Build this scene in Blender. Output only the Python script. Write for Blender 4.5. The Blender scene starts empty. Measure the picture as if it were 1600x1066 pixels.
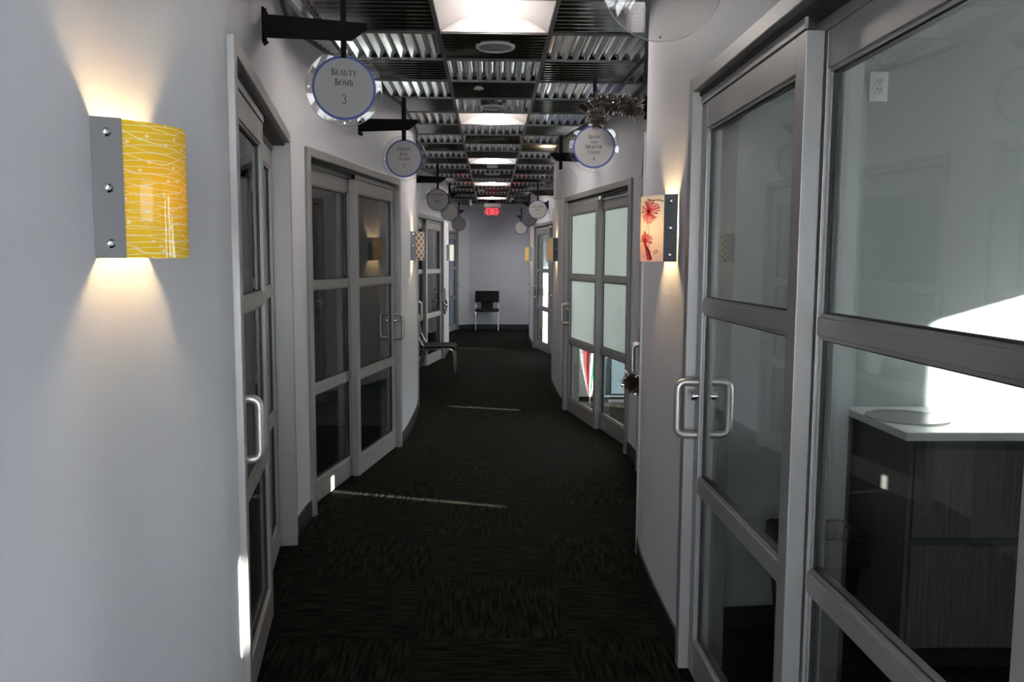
import bpy, math, random
from mathutils import Vector, Matrix
random.seed(7)
SC = bpy.context.scene
COL = SC.collection
pi = math.pi
H_EYE = 1.5092
T = 0.61            # ceiling and carpet module
ZC = 2.751          # ceiling grid height

# ------------------------------------------------------------------ camera
def make_camera():
    f, pitch, yaw, roll = 1289.7572, .0963, .0258, -.0056
    cy, sy, cp, sp = math.cos(yaw), math.sin(yaw), math.cos(pitch), math.sin(pitch)
    A = Matrix(((cy, -sy, 0), (sy, cy, 0), (0, 0, 1)))
    B = Matrix(((1, 0, 0), (0, cp, -sp), (0, sp, cp)))
    R = B @ A
    right, fwd, up = R[0].copy(), R[1].copy(), R[2].copy()
    c, s = math.cos(roll), math.sin(roll)
    r2 = c * right - s * up
    u2 = s * right + c * up
    cd = bpy.data.cameras.new('camera'); cd.sensor_width = 36.0; cd.lens = f * 36 / 1600
    cd.clip_start = .02; cd.clip_end = 300
    co = bpy.data.objects.new('camera', cd); COL.objects.link(co)
    m = Matrix.Identity(4)
    for i in range(3):
        m[i][0] = r2[i]; m[i][1] = u2[i]; m[i][2] = -fwd[i]
    m[0][3], m[1][3], m[2][3] = 0, 0, H_EYE
    co.matrix_world = m
    SC.camera = co
make_camera()

# ------------------------------------------------------------------ light and exposure
SUN_DIR = Vector((-.954, .300, -.281)).normalized()      # low winter sun coming through the right-hand rooms
def make_world():
    w = bpy.data.worlds.new('sky'); SC.world = w; w.use_nodes = True
    nt = w.node_tree; nt.nodes.clear()
    o = nt.nodes.new('ShaderNodeOutputWorld'); b = nt.nodes.new('ShaderNodeBackground')
    b.inputs[0].default_value = (.86, .90, 1.0, 1); b.inputs[1].default_value = SKY
    nt.links.new(b.outputs[0], o.inputs[0])
    sd = bpy.data.lights.new('sun', 'SUN'); sd.energy = SUN; sd.angle = .0093; sd.color = (1, .95, .88)
    so = bpy.data.objects.new('sun', sd); COL.objects.link(so)
    so.rotation_euler = SUN_DIR.to_track_quat('-Z', 'Y').to_euler(); so.location = (12, -3, 6)
SKY, SUN, TROFFER, BULB = 18.5, 175.0, 47.0, 430.0
make_world()
vs = SC.view_settings
vs.view_transform = 'Standard'; vs.look = 'None'; vs.exposure = 0.04; vs.gamma = 1.0
vs.use_curve_mapping = False
cy_ = SC.cycles
cy_.max_bounces = 12; cy_.diffuse_bounces = 6; cy_.glossy_bounces = 6; cy_.transparent_max_bounces = 32
cy_.caustics_reflective = False; cy_.caustics_refractive = False; cy_.sample_clamp_indirect = 6
cy_.use_denoising = True

# ------------------------------------------------------------------ materials
def newmat(name):
    m = bpy.data.materials.new(name); m.use_nodes = True
    return m, m.node_tree, m.node_tree.nodes['Principled BSDF']
def P(name, col, rough=.5, metal=0, emit=None, es=0, spec=None, bump=None, coat=0):
    m, nt, b = newmat(name)
    b.inputs['Base Color'].default_value = (*col, 1); b.inputs['Roughness'].default_value = rough
    b.inputs['Metallic'].default_value = metal
    if spec is not None: b.inputs['Specular IOR Level'].default_value = spec
    if coat: b.inputs['Coat Weight'].default_value = coat
    if emit: b.inputs['Emission Color'].default_value = (*emit, 1); b.inputs['Emission Strength'].default_value = es
    if bump:
        sc, st = bump
        n = nt.nodes.new('ShaderNodeTexNoise'); n.inputs['Scale'].default_value = sc; n.inputs['Detail'].default_value = 4
        tc = nt.nodes.new('ShaderNodeTexCoord'); nt.links.new(tc.outputs['Object'], n.inputs['Vector'])
        bp = nt.nodes.new('ShaderNodeBump'); bp.inputs['Strength'].default_value = st; bp.inputs['Distance'].default_value = .002
        nt.links.new(n.outputs['Fac'], bp.inputs['Height']); nt.links.new(bp.outputs[0], b.inputs['Normal'])
    return m
class N:
    """small node-graph helper"""
    def __init__(s, nt): s.nt = nt
    def new(s, t, **kw):
        n = s.nt.nodes.new(t)
        for k, v in kw.items(): setattr(n, k, v)
        return n
    def math(s, op, a, b=None, c=None):
        n = s.nt.nodes.new('ShaderNodeMath'); n.operation = op
        for i, v in enumerate((a, b, c)):
            if v is None: continue
            if isinstance(v, (int, float)): n.inputs[i].default_value = v
            else: s.nt.links.new(v, n.inputs[i])
        return n.outputs[0]
    def mix(s, f, a, b):
        n = s.nt.nodes.new('ShaderNodeMix'); n.data_type = 'RGBA'
        for sock, v in ((n.inputs[0], f), (n.inputs[6], a), (n.inputs[7], b)):
            if isinstance(v, (int, float)): sock.default_value = v
            elif isinstance(v, tuple): sock.default_value = (*v, 1)
            else: s.nt.links.new(v, sock)
        return n.outputs[2]
    def link(s, a, b): s.nt.links.new(a, b)

M = {}
M['paint'] = P('wall paint', (.66, .648, .69), .5, spec=.3, bump=(60, .06))
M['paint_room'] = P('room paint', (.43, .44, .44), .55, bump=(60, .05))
M['paint_dim'] = P('room paint darkened as shade', (.16, .165, .16), .6)  # gloom of the left rooms put into a darker wall colour
M['paint_blue'] = P('blue light as wall colour', (.05, .12, .32), .5)  # blue light on the wall put into its colour
M['ceil_room'] = P('room ceiling', (.6, .6, .6), .8)
M['black_base'] = P('black vinyl base', (.012, .012, .014), .45)
M['alu'] = P('satin aluminium', (.33, .315, .305), .42, .45, bump=(300, .03))
M['alu_dark'] = P('dark track', (.03, .03, .03), .5, .3)
M['gasket'] = P('black gasket', (.008, .008, .008), .5)
M['handle'] = P('satin handle metal', (.50, .47, .44), .42, .8)
M['chrome'] = P('chrome', (.8, .8, .8), .12, 1)
M['galv'] = P('galvanised steel', (.90, .92, .94), .12, 1.0)
M['tee'] = P('grey grid tee', (.13, .13, .128), .45, .4)
M['pan'] = P('white reflector enamel', (.27, .25, .248), .5)
M['white'] = P('white enamel', (.82, .80, .79), .4)
M['lens'] = P('lit diffuser', (.9, .9, .9), .4, emit=(1, .93, .87), es=TROFFER)
M['blackmetal'] = P('black painted steel', (.006, .006, .006), .65, 0, spec=.08)
M['paper'] = P('sign face', (.33, .315, .31), .6)
M['blue'] = P('blue ring ink', (.025, .05, .24), .5)
M['ink'] = P('dark ink', (.02, .018, .02), .6)
M['grille'] = P('speaker grille', (.30, .30, .31), .6)
M['leather'] = P('black leather', (.012, .0115, .011), .6, spec=.1, bump=(120, .2))
M['red_led'] = P('lit red letters', (.8, .02, .04), .4, emit=(1, .02, .045), es=.95)
M['housing'] = P('sign housing', (.62, .60, .56), .4)
M['tinsel'] = P('dark silver tinsel', (.50, .47, .44), .15, 1)
M['bin'] = P('black plastic', (.006, .006, .007), .45, spec=.2)
M['liner'] = P('black liner film', (.008, .008, .009), .3, spec=.3)
M['top'] = P('white countertop', (.82, .82, .82), .3)
M['channel'] = P('grey channel', (.08, .088, .095), .5, .2)
M['outlet'] = P('white outlet', (.92, .92, .93), .35)
M['concrete'] = P('roof deck', (.05, .05, .05), .9)

M['red'] = P('red cloth', (.62, .02, .03), .6)
M['green'] = P('green cloth', (.01, .16, .08), .6)
M['whitecloth'] = P('white cloth', (.75, .74, .72), .7)
M['darkcab'] = P('dark blue grey laminate', (.030, .040, .050), .7, spec=.1)
M['orange'] = P('orange tag', (.5, .07, .02), .5)
M['leaf'] = P('dry green sprig', (.10, .11, .03), .6)
M['barmetal'] = P('sconce clamp bar', (.125, .12, .12), .55, .2)
M['barbright'] = P('light clamp bar', (.55, .58, .62), .35, .8)
M['snow'] = P('pale ground outside', (.6, .6, .62), .9)
M['bulb'] = P('warm lamp', (1, .8, .5), .5, emit=(1, .73, .38), es=BULB)
M['brass'] = P('brass key', (.35, .26, .08), .3, .9)

def mk_glass(name, tint):
    m, nt, b = newmat(name); nt.nodes.remove(b); g = N(nt)
    out = nt.nodes['Material Output']
    geo = g.new('ShaderNodeNewGeometry')
    d = g.new('ShaderNodeVectorMath', operation='DOT_PRODUCT'); g.link(geo.outputs['Normal'], d.inputs[0]); g.link(geo.outputs['Incoming'], d.inputs[1])
    c = g.math('ABSOLUTE', d.outputs['Value'])
    f = g.math('ADD', g.math('MULTIPLY', g.math('POWER', g.math('SUBTRACT', 1.0, c), 5.0), .95), .045)
    tr = g.new('ShaderNodeBsdfTransparent'); tr.inputs[0].default_value = (*tint, 1)
    gl = g.new('ShaderNodeBsdfGlossy'); gl.inputs['Roughness'].default_value = 0.0
    mx = g.new('ShaderNodeMixShader'); g.link(f, mx.inputs[0]); g.link(tr.outputs[0], mx.inputs[1]); g.link(gl.outputs[0], mx.inputs[2])
    g.link(mx.outputs[0], out.inputs[0])
    return m
M['glass'] = mk_glass('clear door glass', (.90, .93, .92))
M['acrylic'] = mk_glass('clear acrylic', (.93, .93, .93))
def mk_edge():
    m, nt, b = newmat('acrylic edge'); b.inputs['Base Color'].default_value = (.5, .5, .5, 1); b.inputs['Roughness'].default_value = .3
    b.inputs['Alpha'].default_value = .55
    return m
M['edge'] = mk_edge()
def mk_frost():
    m, nt, b = newmat('frosted film'); nt.nodes.remove(b); g = N(nt); out = nt.nodes['Material Output']
    t = g.new('ShaderNodeBsdfTranslucent'); t.inputs[0].default_value = (.76, .765, .74, 1)
    d = g.new('ShaderNodeBsdfDiffuse'); d.inputs[0].default_value = (.35, .38, .37, 1)
    gl = g.new('ShaderNodeBsdfGlossy'); gl.inputs['Roughness'].default_value = .25
    a = g.new('ShaderNodeMixShader'); a.inputs[0].default_value = .22; g.link(t.outputs[0], a.inputs[1]); g.link(d.outputs[0], a.inputs[2])
    c = g.new('ShaderNodeMixShader'); c.inputs[0].default_value = .06; g.link(a.outputs[0], c.inputs[1]); g.link(gl.outputs[0], c.inputs[2])
    g.link(c.outputs[0], out.inputs[0]); return m
M['frost'] = mk_frost()
def mk_added_shade():
    m, nt, b = newmat('added window shade'); nt.nodes.remove(b); g = N(nt); out = nt.nodes['Material Output']
    t = g.new('ShaderNodeBsdfTranslucent'); t.inputs[0].default_value = (.55, .58, .62, 1)
    d = g.new('ShaderNodeBsdfDiffuse'); d.inputs[0].default_value = (.5, .5, .5, 1)
    a = g.new('ShaderNodeMixShader'); a.inputs[0].default_value = .45; g.link(t.outputs[0], a.inputs[1]); g.link(d.outputs[0], a.inputs[2])
    g.link(a.outputs[0], out.inputs[0]); return m
M['shade'] = mk_added_shade()  # cloth added to stop the sun and glow into the rooms

def mk_carpet():
    m, nt, b = newmat('carpet tiles'); g = N(nt)
    tc = g.new('ShaderNodeTexCoord'); sp = g.new('ShaderNodeSeparateXYZ'); g.link(tc.outputs['Object'], sp.inputs[0])
    x = g.math('DIVIDE', g.math('ADD', sp.outputs[0], T / 2 + T * 20), T)
    y = g.math('DIVIDE', g.math('ADD', sp.outputs[1], -3.19 + T * 20), T)
    par = g.math('MODULO', g.math('ADD', g.math('FLOOR', x), g.math('FLOOR', y)), 2.0)      # 0 -> stripes run along Y
    def noise(v, sc, det=2):
        n = g.new('ShaderNodeTexNoise'); n.inputs['Scale'].default_value = sc; n.inputs['Detail'].default_value = det
        g.link(v, n.inputs['Vector']); return n.outputs['Fac']
    def strip(sx, sy):
        mp = g.new('ShaderNodeMapping'); mp.inputs['Scale'].default_value = (sx, sy, 1); g.link(tc.outputs['Object'], mp.inputs[0])
        return noise(mp.outputs[0], 1.0, 3)
    sy_ = strip(75, 7); sx_ = strip(7, 75)
    mixn = g.new('ShaderNodeMix'); g.link(par, mixn.inputs[0]); g.link(sy_, mixn.inputs[2]); g.link(sx_, mixn.inputs[3])
    s = mixn.outputs[0]
    r = g.new('ShaderNodeValToRGB'); g.link(s, r.inputs[0])
    r.color_ramp.elements[0].position = .40; r.color_ramp.elements[0].color = (.0006, .0006, .0005, 1)
    r.color_ramp.elements[1].position = .66; r.color_ramp.elements[1].color = (.0165, .0160, .0112, 1)
    g.link(r.outputs[0], b.inputs['Base Color']); b.inputs['Roughness'].default_value = .85
    b.inputs['Specular IOR Level'].default_value = .04
    fine = noise(tc.outputs['Object'], 420, 2)
    hsum = g.math('ADD', g.math('MULTIPLY', s, 1.0), g.math('MULTIPLY', fine, .35))
    bp = g.new('ShaderNodeBump'); bp.inputs['Strength'].default_value = .8; bp.inputs['Distance'].default_value = .006
    g.link(hsum, bp.inputs['Height']); g.link(bp.outputs[0], b.inputs['Normal'])
    return m
M['carpet'] = mk_carpet()
def mk_wood():
    m, nt, b = newmat('grey brown laminate'); g = N(nt)
    tc = g.new('ShaderNodeTexCoord'); mp = g.new('ShaderNodeMapping'); mp.inputs['Scale'].default_value = (60, 60, 2.2)
    g.link(tc.outputs['Object'], mp.inputs[0])
    n = g.new('ShaderNodeTexNoise'); n.inputs['Scale'].default_value = 1.6; n.inputs['Detail'].default_value = 5; g.link(mp.outputs[0], n.inputs['Vector'])
    r = g.new('ShaderNodeValToRGB'); g.link(n.outputs['Fac'], r.inputs[0])
    r.color_ramp.elements[0].position = .3; r.color_ramp.elements[0].color = (.075, .069, .061, 1)
    r.color_ramp.elements[1].position = .7; r.color_ramp.elements[1].color = (.150, .139, .124, 1)
    g.link(r.outputs[0], b.inputs['Base Color']); b.inputs['Roughness'].default_value = .45
    return m
M['wood'] = mk_wood()

def mk_shade(name, kind):
    """printed acrylic sconce shade, lit from behind by its own lamp"""
    m, nt, b = newmat(name); nt.nodes.remove(b); g = N(nt); out = nt.nodes['Material Output']
    uv = g.new('ShaderNodeUVMap'); sp = g.new('ShaderNodeSeparateXYZ'); g.link(uv.outputs[0], sp.inputs[0])
    U, V = sp.outputs[0], sp.outputs[1]
    if kind == 'yellow' or kind == 'yellowplain':
        n = g.new('ShaderNodeTexNoise'); n.noise_dimensions = '2D'; n.inputs['Scale'].default_value = 2.6; n.inputs['Detail'].default_value = 1.5
        mp = g.new('ShaderNodeMapping'); mp.inputs['Scale'].default_value = (1.0, 1.1, 1); g.link(uv.outputs[0], mp.inputs[0]); g.link(mp.outputs[0], n.inputs['Vector'])
        def lines(freq, amp, w, off):
            ph = g.math('ADD', g.math('MULTIPLY', V, freq), g.math('MULTIPLY', n.outputs['Fac'], amp))
            ph = g.math('ADD', ph, off)
            fr = g.math('ABSOLUTE', g.math('SUBTRACT', g.math('FRACT', ph), .5))
            return g.math('LESS_THAN', fr, w)
        a = g.math('MAXIMUM', lines(19, 2.4, .055, 0), lines(13, -3.4, .04, .3))
        vo = g.new('ShaderNodeTexVoronoi'); vo.voronoi_dimensions = '2D'; vo.inputs['Scale'].default_value = 9; g.link(uv.outputs[0], vo.inputs['Vector'])
        dots = g.math('LESS_THAN', vo.outputs['Distance'], .10)
        a = g.math('MAXIMUM', a, dots)
        col = g.mix(a, (.90, .62, .035), (.98, .86, .50)) if kind == 'yellow' else g.mix(.2, (.93, .76, .16), (.98, .88, .5))
    elif kind == 'flower':
        n = g.new('ShaderNodeTexNoise'); n.noise_dimensions = '2D'; n.inputs['Scale'].default_value = 3.0; g.link(uv.outputs[0], n.inputs['Vector'])
        f = g.math('MULTIPLY', g.math('SUBTRACT', .75, V), g.math('ADD', n.outputs['Fac'], .35))
        col = g.mix(f, (1.0, .97, .88), (.99, .76, .68))
    elif kind == 'lattice':
        def wave(sgn, off):
            s_ = g.math('MULTIPLY', g.math('SINE', g.math('MULTIPLY', V, 2 * pi * 4.2)), .25 * sgn)
            ph = g.math('ADD', g.math('ADD', g.math('MULTIPLY', U, 5.5), s_), off)
            return g.math('ABSOLUTE', g.math('SUBTRACT', g.math('FRACT', ph), .5))
        a = g.math('LESS_THAN', wave(1, 0), .11); c = g.math('LESS_THAN', wave(-1, .5), .11)
        l = g.math('MAXIMUM', a, c)
        col = g.mix(l, (.26, .25, .24), (.92, .74, .56))
    elif kind == 'mesh':
        n = g.new('ShaderNodeTexNoise'); n.noise_dimensions = '2D'; n.inputs['Scale'].default_value = 45; n.inputs['Detail'].default_value = 2; g.link(uv.outputs[0], n.inputs['Vector'])
        col = g.mix(n.outputs['Fac'], (.55, .43, .28), (1, .93, .74))
    else:
        col = g.mix(0.0, (.92, .88, .80), (1, 1, 1))
    t = g.new('ShaderNodeBsdfTranslucent'); d = g.new('ShaderNodeBsdfDiffuse'); g.link(col, t.inputs[0]); g.link(col, d.inputs[0])
    gl = g.new('ShaderNodeBsdfGlossy'); gl.inputs['Roughness'].default_value = .06
    a = g.new('ShaderNodeMixShader'); a.inputs[0].default_value = {'yellow': .80, 'yellowplain': .80, 'flower': .55, 'mesh': .80}.get(kind, .80); g.link(t.outputs[0], a.inputs[1]); g.link(d.outputs[0], a.inputs[2])
    c = g.new('ShaderNodeMixShader'); c.inputs[0].default_value = .05; g.link(a.outputs[0], c.inputs[1]); g.link(gl.outputs[0], c.inputs[2])
    g.link(c.outputs[0], out.inputs[0]); return m
for k in ('yellow', 'yellowplain', 'flower', 'lattice', 'mesh', 'plain'):
    M['sh_' + k] = mk_shade('sconce shade ' + k, k)

# ------------------------------------------------------------------ mesh helpers
class MB:
    def __init__(s): s.v = []; s.f = []; s.uv = None; s.sm = False
    def box(s, x0, x1, y0, y1, z0, z1):
        if x0 > x1: x0, x1 = x1, x0
        if y0 > y1: y0, y1 = y1, y0
        if z0 > z1: z0, z1 = z1, z0
        b = len(s.v)
        s.v += [(x0, y0, z0), (x1, y0, z0), (x1, y1, z0), (x0, y1, z0), (x0, y0, z1), (x1, y0, z1), (x1, y1, z1), (x0, y1, z1)]
        s.f += [(b, b + 3, b + 2, b + 1), (b + 4, b + 5, b + 6, b + 7), (b, b + 1, b + 5, b + 4), (b + 1, b + 2, b + 6, b + 5), (b + 2, b + 3, b + 7, b + 6), (b + 3, b, b + 4, b + 7)]
        return s
    def ring(s, x0, x1, z0, z1, w, y0, y1):
        """rectangular picture-frame in the xz plane, thickness y0..y1"""
        if isinstance(w, (int, float)): w = (w, w, w, w)      # left right bottom top
        s.box(x0, x0 + w[0], y0, y1, z0, z1); s.box(x1 - w[1], x1, y0, y1, z0, z1)
        s.box(x0 + w[0], x1 - w[1], y0, y1, z0, z0 + w[2]); s.box(x0 + w[0], x1 - w[1], y0, y1, z1 - w[3], z1)
        return s
    def prism(s, pts, ax, a, b):
        """polygon pts in a plane extruded along axis ax ('x','y','z') from a to b"""
        def pt(p, q):
            return {'x': (q, p[0], p[1]), 'y': (p[0], q, p[1]), 'z': (p[0], p[1], q)}[ax]
        n = len(pts); k = len(s.v)
        s.v += [pt(p, a) for p in pts] + [pt(p, b) for p in pts]
        s.f += [tuple(k + i for i in range(n))[::-1], tuple(k + n + i for i in range(n))]
        s.f += [(k + i, k + (i + 1) % n, k + n + (i + 1) % n, k + n + i) for i in range(n)]
        return s
    def lathe(s, prof, seg=32, c=(0, 0, 0), ax='z'):
        """profile [(r, h)] spun round an axis"""
        k = len(s.v); n = len(prof)
        for i in range(seg):
            a = 2 * pi * i / seg
            for r, h in prof:
                p = (r * math.cos(a), r * math.sin(a))
                q = {'z': (p[0], p[1], h), 'y': (p[0], h, p[1]), 'x': (h, p[0], p[1])}[ax]
                s.v.append((q[0] + c[0], q[1] + c[1], q[2] + c[2]))
        for i in range(seg):
            j = (i + 1) % seg
            for q in range(n - 1):
                s.f.append((k + i * n + q, k + j * n + q, k + j * n + q + 1, k + i * n + q + 1))
        if prof[0] == prof[-1]: return s
        if prof[0][0] > 1e-6: s.f.append(tuple(k + i * n for i in range(seg)))
        if prof[-1][0] > 1e-6: s.f.append(tuple(k + i * n + n - 1 for i in range(seg))[::-1])
        return s
    def tube(s, pts, r, seg=10, cap=True):
        pts = [Vector(p) for p in pts]; k = len(s.v); n = len(pts)
        rs = r if isinstance(r, (list, tuple)) else [r] * n
        up = None
        for i, p in enumerate(pts):
            t = ((pts[min(i + 1, n - 1)] - p).normalized() + (p - pts[max(i - 1, 0)]).normalized())
            t = t.normalized() if t.length > 1e-6 else Vector((0, 0, 1))
            if up is None:
                up = Vector((0, 0, 1)) if abs(t.z) < .9 else Vector((1, 0, 0))
            a = (up - t * up.dot(t)).normalized(); up = a; b = t.cross(a)
            for j in range(seg):
                q = p + (a * math.cos(2 * pi * j / seg) + b * math.sin(2 * pi * j / seg)) * rs[i]
                s.v.append(tuple(q))
        for i in range(n - 1):
            for j in range(seg):
                j2 = (j + 1) % seg
                s.f.append((k + i * seg + j, k + i * seg + j2, k + (i + 1) * seg + j2, k + (i + 1) * seg + j))
        if cap:
            s.f.append(tuple(k + j for j in range(seg))[::-1]); s.f.append(tuple(k + (n - 1) * seg + j for j in range(seg)))
        return s
    def build(s, name, mat, parent=None, bevel=0, smooth=False, **tags):
        me = bpy.data.meshes.new(name); me.from_pydata(s.v, [], s.f)
        import bmesh
        bm = bmesh.new(); bm.from_mesh(me); bmesh.ops.recalc_face_normals(bm, faces=bm.faces); bm.to_mesh(me); bm.free()
        if smooth:
            me.shade_smooth()
            try: me.set_sharp_from_angle(angle=math.radians(38))
            except Exception: pass
        mats = mat if isinstance(mat, list) else [mat]
        for m in mats: me.materials.append(M[m])
        o = bpy.data.objects.new(name, me); COL.objects.link(o)
        if parent: o.parent = parent
        if bevel:
            bv = o.modifiers.new('bevel', 'BEVEL'); bv.width = bevel; bv.segments = 2; bv.limit_method = 'ANGLE'
        for k, v in tags.items(): o[k] = v
        return o
def empty(name, loc=(0, 0, 0), rz=0, **tags):
    o = bpy.data.objects.new(name, None); COL.objects.link(o); o.location = loc; o.rotation_euler = (0, 0, rz)
    o.empty_display_size = .1
    for k, v in tags.items(): o[k] = v
    return o
def round_path(pts, r, n=6):
    """polyline with rounded corners"""
    pts = [Vector(p) for p in pts]; out = [pts[0]]
    for i in range(1, len(pts) - 1):
        p = pts[i]; a = (pts[i - 1] - p); b = (pts[i + 1] - p); d = min(r, a.length * .49, b.length * .49)
        a = p + a.normalized() * d; b = p + b.normalized() * d
        for k in range(n + 1):
            t = k / n; out.append((1 - t) ** 2 * a + 2 * t * (1 - t) * p + t * t * b)
    out.append(pts[-1]); return out
def mapped(mb, fn):
    mb.v = [fn(*p) for p in mb.v]; return mb

# ------------------------------------------------------------------ wall plan
LEFT_SOLID = [
    [(-.735, -.9), (-.735, 2.25), (-.738, 2.30), (-.752, 2.43)],
    [(-1.051, 4.333), (-1.06, 4.45), (-1.064, 4.66), (-1.058, 4.778)],
    [(-.740, 6.66), (-.724, 6.80), (-.718, 7.05), (-.718, 7.6), (-.724, 8.0), (-.738, 8.27), (-.757, 8.43)],
    [(-1.055, 10.33), (-1.063, 10.45), (-1.063, 10.76), (-1.055, 10.88)],
    [(-.740, 12.76), (-.724, 12.92), (-.718, 13.2), (-.718, 13.9), (-.726, 14.25), (-.757, 14.53)],
    [(-1.05, 16.30), (-1.055, 16.36)],
    [(-.735, 18.19), (-.70, 18.27), (-.485, 18.46)],
]
RIGHT_SOLID = [
    [(.730, -.9), (.730, 1.01)],
    [(.722, 2.98), (.719, 3.1), (.722, 3.5), (.734, 3.85), (.752, 4.06), (.775, 4.14)],
    [(1.08, 5.88), (1.09, 5.97), (1.09, 6.27), (1.081, 6.365)],
    [(.751, 8.34), (.735, 8.50), (.728, 8.8), (.730, 9.5), (.740, 9.85), (.757, 10.1), (.775, 10.2)],
    [(1.08, 11.95), (1.09, 12.06), (1.09, 12.36), (1.081, 12.47)],
    [(.76, 14.44), (.742, 14.62), (.735, 14.9), (.737, 15.6), (.745, 15.95), (.757, 16.15), (.77, 16.25)],
    [(1.08, 18.0), (1.08, 18.46)],
]
TH = .12
def offs(pl, d):
    """offset a plan polyline sideways by d along +X side (d signed)"""
    out = []
    for i, p in enumerate(pl):
        a = Vector(pl[max(i - 1, 0)]); b = Vector(pl[min(i + 1, len(pl) - 1)]); t = (b - a).normalized()
        out.append((p[0] + t.y * d, p[1] - t.x * d))
    return out
def strip_wall(mb, pl, side, z0, z1, th, out0=0.0):
    """side=-1 left wall (body on -X side), +1 right wall"""
    A = offs(pl, -side * out0) if out0 else pl
    B = offs(pl, side * th)
    for i in range(len(pl) - 1):
        q = [A[i], A[i + 1], B[i + 1], B[i]]
        mb.prism(q, 'z', z0, z1)
def full(solid):
    out = []
    for s in solid: out += s
    return out
for side, solid, nm in ((-1, LEFT_SOLID, 'left'), (1, RIGHT_SOLID, 'right')):
    mb = MB()
    for pl in solid: strip_wall(mb, pl, side, 0, 2.15, TH)
    strip_wall(mb, full(solid), side, 2.15, 3.12, TH)
    mb.build('wall_' + nm, 'paint', smooth=True, kind='structure')
    mb = MB()
    for pl in solid:
        strip_wall(mb, pl, side, 0, .10, .0, .009)
    # base: thin strip standing proud of the paint
    mb.build('baseboard_' + nm, 'black_base', kind='structure')
    mb = MB(); strip_wall(mb, full(solid), side, 2.742, 2.775, 0.0, .022)
    mb.build('trim_' + ('1' if side < 0 else '2'), 'tee', kind='structure')

MB().box(-.60, 1.3, 18.46, 18.60, 0, 3.12).build('wall_end', 'paint', kind='structure')
MB().box(-.484, 1.075, 18.451, 18.46, 0, .10).build('baseboard_end', 'black_base', kind='structure')
MB().box(-5.2, 5.2, -5.3, 19.2, -.08, 0).build('floor', 'carpet', kind='structure')
MB().box(-5.2, 5.2, -5.3, 19.2, 3.12, 3.25).build('roof_deck', 'concrete', kind='structure')
MB().box(-60, 60, -60, 60, -.6, -.5).build('ground_outside', 'snow', kind='structure')

# ------------------------------------------------------------------ corrugated metal ceiling
def tile(mb, x0, x1, y0, y1, along, ox=0.0):
    p = T / 9; zl, zh = ZC + .001, ZC + .0215
    prof = [(0, zl), (.005, zl), (.031, zh), (.042, zh), (p, zl)]
    a0, a1 = (x0, x1) if along else (y0, y1)
    pts = []
    k = math.floor((a0 - ox) / p) - 1
    t = ox + k * p
    while t < a1:
        for q, z in prof[:-1]: pts.append((t + q, z))
        t += p
    pts.append((t, zl))
    cl = []
    for i in range(len(pts) - 1):
        (s0, h0), (s1, h1) = pts[i], pts[i + 1]
        if s1 <= a0 or s0 >= a1: continue
        f0 = (max(s0, a0) - s0) / (s1 - s0); f1 = (min(s1, a1) - s0) / (s1 - s0)
        q0 = (s0 + (s1 - s0) * f0, h0 + (h1 - h0) * f0); q1 = (s0 + (s1 - s0) * f1, h0 + (h1 - h0) * f1)
        if not cl: cl.append(q0)
        cl.append(q1)
    b = len(mb.v); n = len(cl)
    th = .0012
    for up in (0, th):
        for s_, h in cl: mb.v.append((s_, y0, h + up) if along else (x0, s_, h + up))
        for s_, h in cl: mb.v.append((s_, y1, h + up) if along else (x1, s_, h + up))
    for i in range(n - 1):
        mb.f.append((b + i, b + i + 1, b + n + i + 1, b + n + i))
        mb.f.append((b + 2 * n + i, b + 3 * n + i, b + 3 * n + i + 1, b + 2 * n + i + 1))
        mb.f.append((b + i, b + 2 * n + i, b + 2 * n + i + 1, b + i + 1))
        mb.f.append((b + n + i, b + n + i + 1, b + 3 * n + i + 1, b + 3 * n + i))
Y0 = 4.668; XC = .0136
colb = [-1.17, XC - 1.5 * T, XC - .5 * T, XC + .5 * T, XC + 1.5 * T, 1.19]
LIGHTS = (-1, 4, 9, 14, 19)
def rowy(k): return Y0 + k * T
mb = MB()
for k in range(-9, 23):
    ya, yb = max(rowy(k), -.9) + .006, min(rowy(k + 1), 18.46) - .006
    for c in range(5):
        if c == 2 and (k in LIGHTS or k == 6): continue
        along = ((k + abs(c - 2)) % 2) == 1
        tile(mb, colb[c] + .006, colb[c + 1] - .006, ya, yb, along, colb[c] if along else ya)
mb.build('ceiling', 'galv', kind='structure')
mb = MB()
web = MB()
for x in colb[1:5]: mb.box(x - .012, x + .012, -.9, 18.46, ZC - .004, ZC); web.box(x - .0015, x + .0015, -.9, 18.46, ZC, ZC + .020)
for k in range(-9, 23):
    y = rowy(k); mb.box(colb[0], colb[5], y - .012, y + .012, ZC - .003, ZC - .0005); web.box(colb[0], colb[5], y - .0015, y + .0015, ZC, ZC + .012)
web.build('trim_4', 'tee', kind='structure')
mb.build('trim_3', 'tee', kind='structure', label='dark grey tee grid holding the corrugated ceiling panels')

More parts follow.
